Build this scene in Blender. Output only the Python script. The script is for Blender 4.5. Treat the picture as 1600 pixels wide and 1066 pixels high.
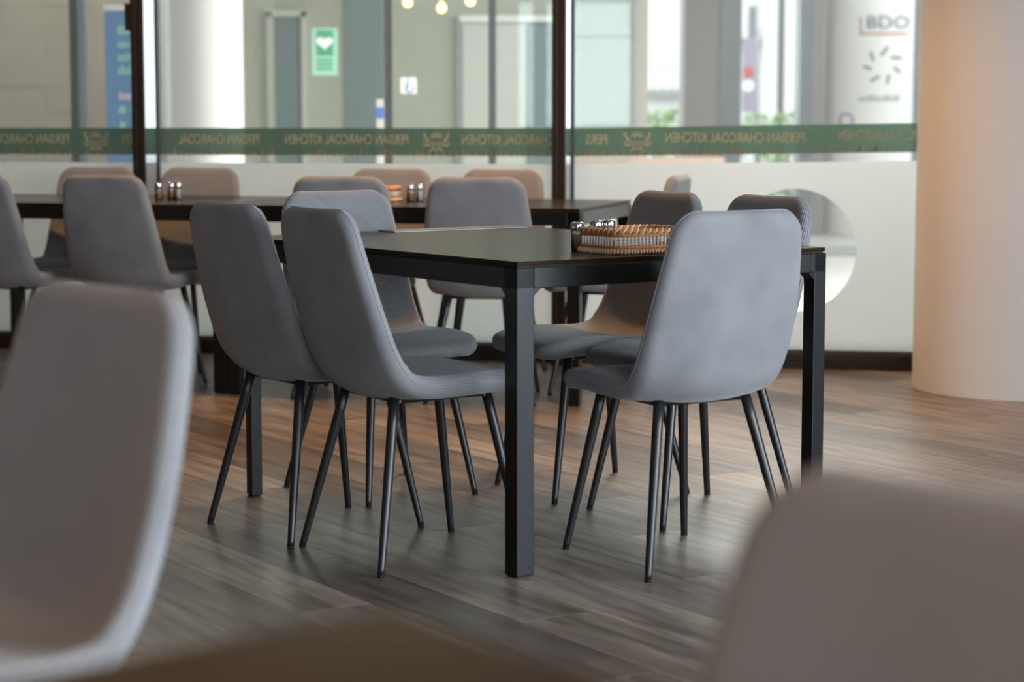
import bpy, bmesh, math, random
from mathutils import Vector, Matrix
random.seed(7)
scene = bpy.context.scene
for o in list(bpy.data.objects):
    bpy.data.objects.remove(o, do_unlink=True)
COL = scene.collection
R = math.radians

# ------------------------------------------------------------------ camera
PITCH, CAM_H, FPX = 0.104955, 1.07253, 3241.3
cam_d = bpy.data.cameras.new('camera')
cam = bpy.data.objects.new('camera', cam_d)
COL.objects.link(cam)
cam.location = (0, 0, CAM_H)
cam.rotation_euler = (math.pi / 2 - PITCH, 0, 0)
cam_d.sensor_width = 36
cam_d.lens = FPX * 36 / 1600
cam_d.clip_start = 0.05
cam_d.clip_end = 300
cam_d.dof.use_dof = True
cam_d.dof.focus_distance = 5.6
cam_d.dof.aperture_fstop = 3.2
scene.camera = cam

# ------------------------------------------------------------------ world, lights, exposure
scene.view_settings.view_transform = 'Standard'
scene.view_settings.look = 'None'
scene.view_settings.exposure = 0.48
scene.view_settings.gamma = 1.0
scene.view_settings.use_curve_mapping = False
w = bpy.data.worlds.new('sky')
scene.world = w
w.use_nodes = True
bg = w.node_tree.nodes['Background']
bg.inputs['Color'].default_value = (0.90, 0.95, 1.0, 1)
bg.inputs['Strength'].default_value = 2.1
scene.cycles.use_adaptive_sampling = True
scene.cycles.adaptive_threshold = 0.025
scene.cycles.max_bounces = 8
scene.cycles.diffuse_bounces = 3
scene.cycles.glossy_bounces = 3
scene.cycles.transparent_max_bounces = 12

def area(name, loc, target, sx, sy, watts, color):
    d = bpy.data.lights.new(name, 'AREA')
    d.shape = 'RECTANGLE'; d.size = sx; d.size_y = sy
    d.energy = watts; d.color = color
    o = bpy.data.objects.new(name, d); COL.objects.link(o)
    o.location = loc
    o.rotation_euler = (Vector(target) - Vector(loc)).to_track_quat('-Z', 'Y').to_euler()
    return o

def spot(name, loc, watts, color, deg=130, blend=0.6, rad=0.05, target=None):
    d = bpy.data.lights.new(name, 'SPOT')
    d.energy = watts; d.color = color; d.spot_size = R(deg); d.spot_blend = blend
    d.shadow_soft_size = rad
    o = bpy.data.objects.new(name, d); COL.objects.link(o)
    o.location = loc
    t = Vector(target) if target else Vector(loc) - Vector((0, 0, 1))
    o.rotation_euler = (t - Vector(loc)).to_track_quat('-Z', 'Y').to_euler()
    return o

DAY = (0.76, 0.88, 1.0)
WARM = (1.0, 0.54, 0.23)
CEIL = 3.0
# daylight through the two windows beside and behind the camera
area('daylight_right', (4.95, 0.6, 1.65), (0, 0.6, 1.65), 6.6, 2.3, 410, DAY)
area('daylight_behind', (2.2, -3.95, 1.65), (2.2, 0, 1.65), 4.2, 2.3, 85, DAY)
# ceiling downlights of the room
spot('downlight', (0.32, 7.55, 2.96), 105, WARM, 110, 0.6)
spot('downlight', (-0.5, 8.25, 2.96), 62, WARM, 120, 0.7)
spot('downlight', (-2.0, 8.60, 2.96), 62, WARM, 120, 0.7)
spot('downlight', (1.0, 8.0, 2.96), 20, WARM, 120, 0.7)
spot('downlight', (-2.6, 5.6, 2.96), 8, WARM, 120, 0.7)
spot('downlight', (-0.5, 3.3, 2.96), 26, WARM, 62, 0.6)  # added to warm the near floor, cone narrowed to miss the chairs
spot('downlight', (-1.0, 0.4, 2.96), 60, WARM, 120, 0.7)
# unseen area lights added to brighten the lobby and the frosted film
area('lobby_fill', (-1.9, 14.3, 3.35), (-1.9, 14.3, 0), 4.0, 2.0, 108, (1.0, 0.95, 0.86))
area('lobby_fill', (2.5, 11.2, 3.35), (2.5, 11.2, 0), 3.0, 2.4, 430, (1.0, 0.98, 0.95))

# ------------------------------------------------------------------ unprojection helpers
_c, _s = math.cos(PITCH), math.sin(PITCH)
def ray(px, py):
    a = (px - 800) / FPX; v = -(py - 533) / FPX
    return Vector((a, _c + v * _s, -_s + v * _c))
def at(px, py, Y):
    r = ray(px, py); return Vector((0, 0, CAM_H)) + r * (Y / r.y)
def atz(px, py, z):
    r = ray(px, py); return Vector((0, 0, CAM_H)) + r * ((z - CAM_H) / r.z)
# facade frame
FA = R(-12.5)
FO = Vector((0, 9.37, 0))
FX = Vector((math.cos(FA), math.sin(FA), 0))
FY = Vector((-math.sin(FA), math.cos(FA), 0))
def fac(px, py):
    """photo point -> (s, z) on the glass plane"""
    r = ray(px, py); o = Vector((0, 0, CAM_H))
    t = (FO - o).dot(FY) / r.dot(FY)
    p = o + r * t
    return (p - FO).dot(FX), p.z

# ------------------------------------------------------------------ materials
def lin(c):
    return tuple((x / 12.92 if x <= 0.04045 else ((x + 0.055) / 1.055) ** 2.4) for x in (v / 255 for v in c))
def nodes(name):
    m = bpy.data.materials.new(name); m.use_nodes = True
    nt = m.node_tree
    return m, nt, nt.nodes, nt.links, nt.nodes['Principled BSDF']
def mat(name, col, rough=0.5, metal=0.0, noise=0.0, nscale=8.0, bump=0.0, spec=0.5, sheen=0.0, emit=None, es=0.0):
    m, nt, N, L, P = nodes(name)
    c = lin(col)
    P.inputs['Base Color'].default_value = (*c, 1)
    P.inputs['Roughness'].default_value = rough
    P.inputs['Metallic'].default_value = metal
    P.inputs['Specular IOR Level'].default_value = spec
    P.inputs['Sheen Weight'].default_value = sheen
    if emit:
        P.inputs['Emission Color'].default_value = (*lin(emit), 1)
        P.inputs['Emission Strength'].default_value = es
    if noise or bump:
        tc = N.new('ShaderNodeTexCoord'); nz = N.new('ShaderNodeTexNoise')
        nz.inputs['Scale'].default_value = nscale; nz.inputs['Detail'].default_value = 6
        L.new(tc.outputs['Object'], nz.inputs['Vector'])
        if noise:
            mx = N.new('ShaderNodeMix'); mx.data_type = 'RGBA'
            mx.inputs['A'].default_value = (*[v * (1 - noise) for v in c], 1)
            mx.inputs['B'].default_value = (*[min(1, v * (1 + noise)) for v in c], 1)
            L.new(nz.outputs['Fac'], mx.inputs['Factor'])
            L.new(mx.outputs['Result'], P.inputs['Base Color'])
        if bump:
            b = N.new('ShaderNodeBump'); b.inputs['Strength'].default_value = bump
            b.inputs['Distance'].default_value = 0.01
            L.new(nz.outputs['Fac'], b.inputs['Height']); L.new(b.outputs['Normal'], P.inputs['Normal'])
    return m

def fabric_mat(name, pitch, ripple, bmp):
    m, nt, N, L, P = nodes(name)
    uv = N.new('ShaderNodeUVMap'); uv.uv_map = 'UVMap'
    sp = N.new('ShaderNodeSeparateXYZ'); L.new(uv.outputs['UV'], sp.inputs[0])
    mu = N.new('ShaderNodeMath'); mu.operation = 'MULTIPLY'; mu.inputs[1].default_value = 2 * math.pi / pitch
    L.new(sp.outputs['X'], mu.inputs[0])
    sn = N.new('ShaderNodeMath'); sn.operation = 'SINE'; L.new(mu.outputs[0], sn.inputs[0])
    mr = N.new('ShaderNodeMapRange'); mr.inputs[1].default_value = -1; mr.inputs[2].default_value = 1
    L.new(sn.outputs[0], mr.inputs[0])
    tc = N.new('ShaderNodeTexCoord')
    nz = N.new('ShaderNodeTexNoise'); nz.inputs['Scale'].default_value = 7; nz.inputs['Detail'].default_value = 5
    L.new(tc.outputs['Object'], nz.inputs['Vector'])
    ad = N.new('ShaderNodeMath'); ad.operation = 'MULTIPLY_ADD'
    ad.inputs[1].default_value = ripple; L.new(mr.outputs[0], ad.inputs[0]); L.new(nz.outputs['Fac'], ad.inputs[2])
    cr = N.new('ShaderNodeValToRGB')
    cr.color_ramp.elements[0].position = 0.25; cr.color_ramp.elements[0].color = (0.148, 0.149, 0.156, 1)
    cr.color_ramp.elements[1].position = 1.15; cr.color_ramp.elements[1].color = (0.296, 0.296, 0.306, 1)
    L.new(ad.outputs[0], cr.inputs[0]); L.new(cr.outputs[0], P.inputs['Base Color'])
    b = N.new('ShaderNodeBump'); b.inputs['Strength'].default_value = bmp; b.inputs['Distance'].default_value = 0.0010
    L.new(mr.outputs[0], b.inputs['Height']); L.new(b.outputs['Normal'], P.inputs['Normal'])
    P.inputs['Roughness'].default_value = 0.85
    P.inputs['Specular IOR Level'].default_value = 0.2
    P.inputs['Sheen Weight'].default_value = 0.35; P.inputs['Sheen Roughness'].default_value = 0.4
    return m

def plank_mat(name='oak_vinyl', use_random=True):
    m, nt, N, L, P = nodes(name)
    tc = N.new('ShaderNodeTexCoord')
    oi = N.new('ShaderNodeObjectInfo')
    ro = N.new('ShaderNodeVectorMath'); ro.operation = 'ADD'
    mp = N.new('ShaderNodeMapping'); mp.inputs['Scale'].default_value = (14.0, 1.3, 1.0)
    if use_random:
        cx = N.new('ShaderNodeCombineXYZ'); mm = N.new('ShaderNodeMath'); mm.operation = 'MULTIPLY'; mm.inputs[1].default_value = 40
        L.new(oi.outputs['Random'], mm.inputs[0]); L.new(mm.outputs[0], cx.inputs[0]); L.new(mm.outputs[0], cx.inputs[1])
        L.new(tc.outputs['Object'], ro.inputs[0]); L.new(cx.outputs[0], ro.inputs[1])
    else:
        mpr = N.new('ShaderNodeMapping'); mpr.inputs['Rotation'].default_value = (0, 0, -PLA)
        L.new(tc.outputs['Object'], mpr.inputs['Vector']); L.new(mpr.outputs[0], ro.inputs[0])
    L.new(ro.outputs[0], mp.inputs['Vector'])
    nz = N.new('ShaderNodeTexNoise'); nz.inputs['Scale'].default_value = 1.6; nz.inputs['Detail'].default_value = 8
    nz.inputs['Roughness'].default_value = 0.62; nz.inputs['Distortion'].default_value = 0.6
    L.new(mp.outputs[0], nz.inputs['Vector'])
    cr = N.new('ShaderNodeValToRGB')
    e = cr.color_ramp.elements
    e[0].position = 0.30; e[0].color = (*lin((76, 68, 62)), 1)
    e[1].position = 0.72; e[1].color = (*lin((162, 149, 138)), 1)
    L.new(nz.outputs['Fac'], cr.inputs[0])
    mx = N.new('ShaderNodeMix'); mx.data_type = 'RGBA'; mx.blend_type = 'MULTIPLY'; mx.inputs['Factor'].default_value = 1
    c2 = N.new('ShaderNodeValToRGB')
    c2.color_ramp.elements[0].color = (0.50, 0.50, 0.50, 1); c2.color_ramp.elements[1].color = (1.42, 1.40, 1.38, 1)
    if use_random:
        L.new(oi.outputs['Random'], c2.inputs[0])
    else:
        c2.inputs[0].default_value = 0.5
    L.new(cr.outputs[0], mx.inputs['A']); L.new(c2.outputs[0], mx.inputs['B'])
    L.new(mx.outputs['Result'], P.inputs['Base Color'])
    P.inputs['Roughness'].default_value = 0.36
    P.inputs['Specular IOR Level'].default_value = 0.5
    b = N.new('ShaderNodeBump'); b.inputs['Strength'].default_value = 0.12; b.inputs['Distance'].default_value = 0.002
    L.new(nz.outputs['Fac'], b.inputs['Height']); L.new(b.outputs['Normal'], P.inputs['Normal'])
    return m

def glass_mat(name, tint=(1, 1, 1), refl=1.0, rough=0.0, haze=0.0):
    m, nt, N, L, P = nodes(name)
    N.remove(P)
    out = N['Material Output']
    tr = N.new('ShaderNodeBsdfTransparent'); tr.inputs[0].default_value = (*tint, 1)
    gl = N.new('ShaderNodeBsdfGlossy'); gl.inputs['Roughness'].default_value = rough
    fr = N.new('ShaderNodeFresnel'); fr.inputs['IOR'].default_value = 1.5
    mu = N.new('ShaderNodeMath'); mu.operation = 'MULTIPLY'; mu.inputs[1].default_value = refl
    L.new(fr.outputs[0], mu.inputs[0])
    mx = N.new('ShaderNodeMixShader')
    L.new(mu.outputs[0], mx.inputs[0]); L.new(tr.outputs[0], mx.inputs[1]); L.new(gl.outputs[0], mx.inputs[2])
    if haze:  # milky share imitates the veil of room reflections on the pane
        df = N.new('ShaderNodeBsdfDiffuse'); df.inputs[0].default_value = (0.8, 0.8, 0.78, 1)
        tl = N.new('ShaderNodeBsdfTranslucent'); tl.inputs[0].default_value = (0.8, 0.8, 0.78, 1)
        md = N.new('ShaderNodeMixShader'); L.new(df.outputs[0], md.inputs[1]); L.new(tl.outputs[0], md.inputs[2])
        m3 = N.new('ShaderNodeMixShader'); m3.inputs[0].default_value = haze
        L.new(mx.outputs[0], m3.inputs[1]); L.new(md.outputs[0], m3.inputs[2]); mx = m3
    L.new(mx.outputs[0], out.inputs['Surface'])
    return m

def film_mat(name, col, trans_col, translucent=0.5, clear=0.0):
    m, nt, N, L, P = nodes(name)
    N.remove(P)
    out = N['Material Output']
    d = N.new('ShaderNodeBsdfDiffuse'); d.inputs[0].default_value = (*col, 1)
    t = N.new('ShaderNodeBsdfTranslucent'); t.inputs[0].default_value = (*trans_col, 1)
    mx = N.new('ShaderNodeMixShader'); mx.inputs[0].default_value = translucent
    L.new(d.outputs[0], mx.inputs[1]); L.new(t.outputs[0], mx.inputs[2])
    tr = N.new('ShaderNodeBsdfTransparent'); tr.inputs[0].default_value = (*[min(1, v * 1.0) for v in trans_col], 1)
    m2 = N.new('ShaderNodeMixShader'); m2.inputs[0].default_value = clear
    L.new(mx.outputs[0], m2.inputs[1]); L.new(tr.outputs[0], m2.inputs[2])
    L.new(m2.outputs[0], out.inputs['Surface'])
    return m

PLA = R(33)          # plank direction, from +Y towards -X
M = {}
M['fabric'] = fabric_mat('ribbed_fabric', 0.0058, 1.05, 0.9)
M['fabric_back'] = fabric_mat('fine_ribbed_fabric', 0.0034, 0.42, 0.35)
M['piping'] = mat('piping', (150, 146, 150), 0.8)
M['black_steel'] = mat('black_steel', (30, 31, 32), 0.36, 0.0, 0.25, 30, spec=0.6)
M['table_steel'] = mat('table_steel', (14, 15, 15), 0.36, 0.0, 0.25, 12, 0.06, spec=0.4)
M['table_top'] = mat('table_top', (46, 34, 20), 0.24, 0.0, 0.2, 6, 0.02, spec=0.5)
M['table_top'].node_tree.nodes['Principled BSDF'].inputs['IOR'].default_value = 1.12
M['table_top_brown'] = mat('table_top_brown', (70, 50, 24), 0.30, 0.0, 0.2, 6, 0.02, spec=0.5)
M['table_top_brown'].node_tree.nodes['Principled BSDF'].inputs['IOR'].default_value = 1.07
M['rubber'] = mat('rubber', (18, 18, 18), 0.7)
M['plank'] = plank_mat()
M['floor_base'] = plank_mat('oak_vinyl_far', False)
M['white_wall'] = mat('white_wall', (214, 210, 204), 0.8, noise=0.03, nscale=3)
M['ceiling'] = mat('ceiling', (128, 124, 120), 0.9)
M['dark_wall'] = mat('dark_wall', (92, 82, 74), 0.8, noise=0.1, nscale=2)
M['column'] = mat('column_paint', (226, 222, 218), 0.45, noise=0.04, nscale=2.5, bump=0.03)
M['bronze'] = mat('bronze_frame', (48, 38, 30), 0.4, 0.3, 0.2, 14)
M['bronze_dark'] = mat('bronze_groove', (20, 16, 13), 0.6)
M['fin'] = mat('polished_fin', (188, 188, 190), 0.10, 1.0)
M['glass'] = glass_mat('clear_glass', (0.96, 0.985, 0.975), 1.0, 0.0, 0.055)
M['lobby_glass'] = glass_mat('lobby_glass', (0.90, 0.95, 0.94), 1.2)
M['jar_glass'] = glass_mat('jar_glass', (0.92, 0.93, 0.92), 2.2, 0.05)
M['edge_seal'] = mat('edge_seal', (60, 70, 68), 0.4)
M['frost'] = film_mat('frosted_film', (0.66, 0.72, 0.75), (0.84, 0.88, 0.88), 0.6, 0.0)
M['band'] = film_mat('green_film', (0.105, 0.150, 0.118), (0.16, 0.25, 0.19), 0.55, 0.20)
M['letter'] = film_mat('gold_lettering', (0.62, 0.57, 0.42), (0.46, 0.44, 0.34), 0.35, 0.0)
M['flame'] = film_mat('flame_print', (0.46, 0.32, 0.23), (0.50, 0.36, 0.27), 0.5, 0.15)
M['rattan'] = mat('rattan', (186, 112, 50), 0.55, noise=0.35, nscale=120)
M['rattan_pale'] = mat('rattan_pale', (222, 190, 148), 0.55, noise=0.2, nscale=120)
M['stick'] = mat('pale_stick', (216, 210, 204), 0.6, noise=0.1, nscale=60)
M['salt'] = mat('salt', (232, 226, 216), 0.9)
M['pepper'] = mat('brown_spice', (190, 150, 116), 0.9, noise=0.3, nscale=300)
M['chrome'] = mat('chrome', (225, 225, 228), 0.12, 1.0)
M['menu'] = mat('menu_cover', (52, 50, 46), 0.35)
M['menu_edge'] = mat('menu_page', (225, 216, 205), 0.6)

# ------------------------------------------------------------------ mesh builder
class MB:
    def __init__(s): s.v = []; s.f = []; s.smooth = []
    def add(s, vs, fs, smooth=False):
        o = len(s.v); s.v += [tuple(v) for v in vs]
        s.f += [tuple(i + o for i in f) for f in fs]; s.smooth += [smooth] * len(fs)
        return s
    def box(s, x0, x1, y0, y1, z0, z1, bev=0.0):
        if bev <= 0:
            v = [(x, y, z) for z in (z0, z1) for y in (y0, y1) for x in (x0, x1)]
            return s.add(v, [(0, 2, 3, 1), (4, 5, 7, 6), (0, 1, 5, 4), (2, 6, 7, 3), (0, 4, 6, 2), (1, 3, 7, 5)])
        bm = bmesh.new()
        bmesh.ops.create_cube(bm, size=1.0)
        for v in bm.verts:
            v.co = ((x0 + x1) / 2 + v.co.x * (x1 - x0), (y0 + y1) / 2 + v.co.y * (y1 - y0), (z0 + z1) / 2 + v.co.z * (z1 - z0))
        bmesh.ops.bevel(bm, geom=list(bm.edges), offset=bev, segments=2, profile=0.5, affect='EDGES')
        bm.verts.index_update()
        s.add([v.co[:] for v in bm.verts], [[v.index for v in f.verts] for f in bm.faces])
        bm.free(); return s
    def tube(s, pts, rad, n=10, cap=True, closed=False):
        pts = [Vector(p) for p in pts]; k = len(pts)
        if not hasattr(rad, '__len__'): rad = [rad] * k
        vs = []; prev = None
        for i, p in enumerate(pts):
            if closed: t = pts[(i + 1) % k] - pts[i - 1]
            else: t = pts[min(i + 1, k - 1)] - pts[max(i - 1, 0)]
            t.normalize()
            if prev is None:
                a = Vector((0, 0, 1)) if abs(t.z) < 0.9 else Vector((1, 0, 0))
                u = t.cross(a).normalized()
            else:
                u = (prev - t * prev.dot(t)).normalized()
            prev = u; q = t.cross(u)
            for j in range(n):
                an = 2 * math.pi * j / n
                vs.append(p + (u * math.cos(an) + q * math.sin(an)) * rad[i])
        fs = []
        for i in range(k if closed else k - 1):
            a = i * n; b = ((i + 1) % k) * n
            for j in range(n):
                fs.append((a + j, a + (j + 1) % n, b + (j + 1) % n, b + j))
        s.add(vs, fs, True)
        if cap and not closed:
            o = len(s.v) - k * n
            s.f.append(tuple(o + j for j in reversed(range(n)))); s.smooth.append(False)
            s.f.append(tuple(o + (k - 1) * n + j for j in range(n))); s.smooth.append(False)
        return s
    def lathe(s, prof, cx=0, cy=0, n=24, smooth=True):
        vs = []; fs = []
        for r, z in prof:
            for j in range(n):
                a = 2 * math.pi * j / n
                vs.append((cx + r * math.cos(a), cy + r * math.sin(a), z))
        for i in range(len(prof) - 1):
            for j in range(n):
                fs.append((i * n + j, i * n + (j + 1) % n, (i + 1) * n + (j + 1) % n, (i + 1) * n + j))
        s.add(vs, fs, smooth)
        o = len(s.v) - len(vs)
        if prof[0][0] > 1e-6: s.f.append(tuple(o + j for j in reversed(range(n)))); s.smooth.append(False)
        if prof[-1][0] > 1e-6: s.f.append(tuple(o + (len(prof) - 1) * n + j for j in range(n))); s.smooth.append(False)
        return s
    def prism(s, poly, lo, hi, axis='z'):
        """extrude a 2-D polygon; axis z: (x,y); axis y: (x,z)"""
        n = len(poly)
        if axis == 'z': vs = [(a, b, lo) for a, b in poly] + [(a, b, hi) for a, b in poly]
        else: vs = [(a, lo, b) for a, b in poly] + [(a, hi, b) for a, b in poly]
        fs = [tuple(reversed(range(n))), tuple(range(n, 2 * n))]
        fs += [(i, (i + 1) % n, n + (i + 1) % n, n + i) for i in range(n)]
        return s.add(vs, fs)
    def mesh(s, name, m):
        me = bpy.data.meshes.new(name); me.from_pydata(s.v, [], s.f)
        me.polygons.foreach_set('use_smooth', s.smooth)
        me.materials.append(m)
        bm = bmesh.new(); bm.from_mesh(me); bmesh.ops.recalc_face_normals(bm, faces=bm.faces); bm.to_mesh(me); bm.free()
        me.update(); return me
    def build(s, name, m, parent=None, loc=(0, 0, 0), rotz=0.0):
        return link(name, s.mesh(name, m), parent, loc, rotz)
def link(name, me, parent=None, loc=(0, 0, 0), rotz=0.0):
    o = bpy.data.objects.new(name, me); COL.objects.link(o)
    o.location = loc; o.rotation_euler = (0, 0, rotz)
    if parent: o.parent = parent
    return o
def empty(name, loc=(0, 0, 0), rotz=0.0, parent=None):
    o = bpy.data.objects.new(name, None); COL.objects.link(o)
    o.empty_display_size = 0.1
    o.location = loc; o.rotation_euler = (0, 0, rotz)
    if parent: o.parent = parent
    return o
def tag(o, label=None, cat=None, group=None, kind=None):
    if label: o['label'] = label
    if cat: o['category'] = cat
    if group: o['group'] = group
    if kind: o['kind'] = kind
    return o
def thing(name, label, cat, loc=(0, 0, 0), rotz=0.0, group=None):
    return tag(empty(name, loc, rotz), label, cat, group)
def struct(o, label=None): return tag(o, label, None, None, 'structure')

# ================================================================== SETTING
# ---- floor: base slab and single planks
floor = MB().box(-5, 5, -4, 11.2, -0.14, -0.004)
# trim the slab to the facade line
def clip_half(poly, p0, n):
    out = []
    for i in range(len(poly)):
        a = Vector(poly[i]); b = Vector(poly[(i + 1) % len(poly)])
        da = (a - p0).dot(n); db = (b - p0).dot(n)
        if da <= 0: out.append(a)
        if (da < 0 < db) or (db < 0 < da): out.append(a + (b - a) * (da / (da - db)))
    return [tuple(p) for p in out]
fp0 = Vector((FO.x, FO.y)); fn = Vector((FY.x, FY.y))
slab = clip_half([(-5, -4), (5, -4), (5, 12), (-5, 12)], fp0 + fn * 0.05, fn)
floor = struct(MB().prism(slab, -0.14, -0.004).build('floor', M['floor_base']), 'grey brown wood plank floor of the dining room')
ux = Vector((math.cos(PLA), math.sin(PLA))); uy = Vector((-math.sin(PLA), math.cos(PLA)))
PW, PL = 0.185, 1.30
bounds = [((0, 9.0), None)]
def plank_region(poly):
    poly = clip_half(poly, fp0 - fn * 0.03, fn)
    for p0, n in ((Vector((-3.3, 0)), Vector((-1, -0.28)).normalized()), (Vector((3.0, 0)), Vector((1, -0.12)).normalized()),
                  (Vector((0, 0.45)), Vector((0, -1)))):
        if len(poly) >= 3: poly = clip_half(poly, p0, n)
    # narrow the near part: the sides run in towards the camera
    for p0, n in ((Vector((-1.5, 1.2)), Vector((-1, -0.30)).normalized()), (Vector((1.5, 1.2)), Vector((1, -0.28)).normalized())):
        if len(poly) >= 3: poly = clip_half(poly, p0, n)
    return poly
nplank = 0
for i in range(-40, 60):
    off = ((i * 0.371) % 1.0) * PL
    for j in range(-4, 12):
        a0 = i * PW; b0 = j * PL + off; g = 0.0003
        cs = [(a0 + g, b0 + g), (a0 + PW - g, b0 + g), (a0 + PW - g, b0 + PL - g), (a0 + g, b0 + PL - g)]
        poly = [tuple(ux * a + uy * b) for a, b in cs]
        poly = plank_region(poly)
        if len(poly) < 3: continue
        ar = abs(sum(poly[k][0] * poly[(k + 1) % len(poly)][1] - poly[(k + 1) % len(poly)][0] * poly[k][1] for k in range(len(poly)))) / 2
        if ar < 0.004: continue
        cc = ux * (a0 + PW / 2) + uy * (b0 + PL / 2)
        loc_poly = []
        for p in poly:
            d = Vector(p) - cc
            loc_poly.append((d.dot(ux), d.dot(uy)))
        m = MB()
        k = len(loc_poly); ce = Vector((sum(p[0] for p in loc_poly) / k, sum(p[1] for p in loc_poly) / k))
        top = []
        for p in loc_poly:
            d = Vector(p) - ce
            top.append(tuple(Vector(p) - d.normalized() * min(0.0008, d.length * 0.3)))
        vs = [(*p, -0.0042) for p in loc_poly] + [(*p, -0.0010) for p in loc_poly] + [(*p, 0.0) for p in top]
        fs = [tuple(range(2 * k, 3 * k))]
        for q in range(k):
            n2 = (q + 1) % k
            fs += [(q, n2, k + n2, k + q), (k + q, k + n2, 2 * k + n2, 2 * k + q)]
        m.add(vs, fs)
        m.build('plank', M['plank'], floor, (cc.x, cc.y, 0), PLA); nplank += 1
print('planks', nplank)

# ---- room shell
def wall_with_opening(name, axis, pos, t, a0, a1, o0, o1, z0, z1, H=CEIL):
    m = MB()
    def bx(u0, u1, h0, h1):
        if axis == 'x': m.box(pos, pos + t, u0, u1, h0, h1)
        else: m.box(u0, u1, pos, pos + t, h0, h1)
    bx(a0, o0, 0, H); bx(o1, a1, 0, H); bx(o0, o1, 0, z0); bx(o0, o1, z1, H)
    return struct(m.build(name, M['dark_wall']))
wall_with_opening('wall_right', 'x', 5.0, 0.2, -4, 8.2, -2.7, 3.9, 0.5, 2.8)
struct(MB().box(3.4, 5.0, 5.25, 5.40, 0, CEIL).build('wall_light_block', M['white_wall']))  # unseen wall added to shade the round column from the right window
wall_with_opening('wall_back', 'y', -4.2, 0.2, -5, 5, 0.1, 4.3, 0.5, 2.8)
struct(MB().box(-5.2, -5.0, -4.2, 10.6, 0, CEIL).build('wall_left', M['dark_wall']))
ceil_poly = clip_half([(-5.2, -4.2), (5.2, -4.2), (5.2, 12), (-5.2, 12)], fp0 + fn * 0.1, fn)
struct(MB().prism(ceil_poly, CEIL, CEIL + 0.15).build('ceiling', M['ceiling']))
# wall that closes the facade right of the last window, hidden by the round column
fw = struct(MB().box(2.35, 5.4, -0.05, 0.15, 0, CEIL).build('wall_front', M['white_wall'], None, FO, FA))

# ---- facade: mullions, rail, windows
s_m1 = fac(239, 270)[0]; s_m2 = fac(884, 258)[0]
s_m0 = s_m1 - (s_m2 - s_m1); s_m3 = s_m2 + (s_m2 - s_m1) * 1.05
MW = 0.060
for k, sm in enumerate((s_m0, s_m1, s_m2, s_m3)):
    r = empty('trim_%d' % (k + 1), FO + FX * sm, FA); struct(r, 'dark bronze window mullion')
    MB().box(-MW / 2, -0.004, -0.17, 0.06, 0, CEIL, 0.002).build('mullion_half', M['bronze'], r)
    MB().box(0.004, MW / 2, -0.165, 0.06, 0, CEIL, 0.002).build('mullion_half', M['bronze'], r)
    MB().box(-0.004, 0.004, -0.160, 0.05, 0, CEIL).build('groove', M['bronze_dark'], r)
    MB().box(MW / 2, MW / 2 + 0.0015, -0.155, -0.004, 0.08, CEIL).build('side_plate', M['fin'], r)
    MB().box(MW / 2, MW / 2 + 0.010, -0.012, -0.004, 0.08, CEIL).build('glazing_seal', M['edge_seal'], r)
    if k == 1:
        z1 = fac(217, 8)[1]; z0 = fac(217, 50)[1]
        MB().box(-MW / 2 - 0.030, -MW / 2, -0.16, -0.06, z0, z1, 0.003).build('latch_box', M['bronze'], r)
rail = empty('trim_5', FO, FA); struct(rail, 'dark bronze sill rail along the window foot')
MB().box(s_m0, 2.35, -0.075, 0.06, 0, 0.030, 0.003).build('lower_rail', M['bronze_dark'], rail)
MB().box(s_m0, 2.35, -0.060, 0.06, 0.030, 0.066, 0.003).build('upper_rail', M['bronze'], rail)
MB().box(s_m0, 2.35, -0.030, 0.06, 0.066, 0.078, 0.002).build('glazing_bead', M['edge_seal'], rail)

def text_mesh(body, size, extrude=0.0):
    cu = bpy.data.curves.new('txt', 'FONT'); cu.body = body; cu.size = size; cu.extrude = extrude
    cu.resolution_u = 3
    o = bpy.data.objects.new('txt', cu); COL.objects.link(o)
    bpy.context.view_layer.update()
    dg = bpy.context.evaluated_depsgraph_get()
    me = bpy.data.meshes.new_from_object(o.evaluated_get(dg))
    bpy.data.objects.remove(o, do_unlink=True)
    return me

BT, BB, FT, FB = 1.048, 0.923, 0.886, 0.072     # band top/bottom, frost top/bottom
def lettering(par, body, sL, sR, z, zcap, y, mirror=True, m=None):
    """text stretched between two places along the glass, read from outside when mirror"""
    me = text_mesh(body, 1.0)
    xs = [v.co.x for v in me.vertices]; ys = [v.co.y for v in me.vertices]
    x0, x1 = min(xs), max(xs); y0, y1 = min(ys), max(ys)
    for v in me.vertices:
        t = (v.co.x - x0) / (x1 - x0); q = (v.co.y - y0) / (y1 - y0)
        s = sR + (sL - sR) * t if mirror else sL + (sR - sL) * t
        v.co = (s, y, z + q * zcap)
    me.materials.clear(); me.materials.append(m or M['letter'])
    return link('lettering', me, par)

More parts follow.
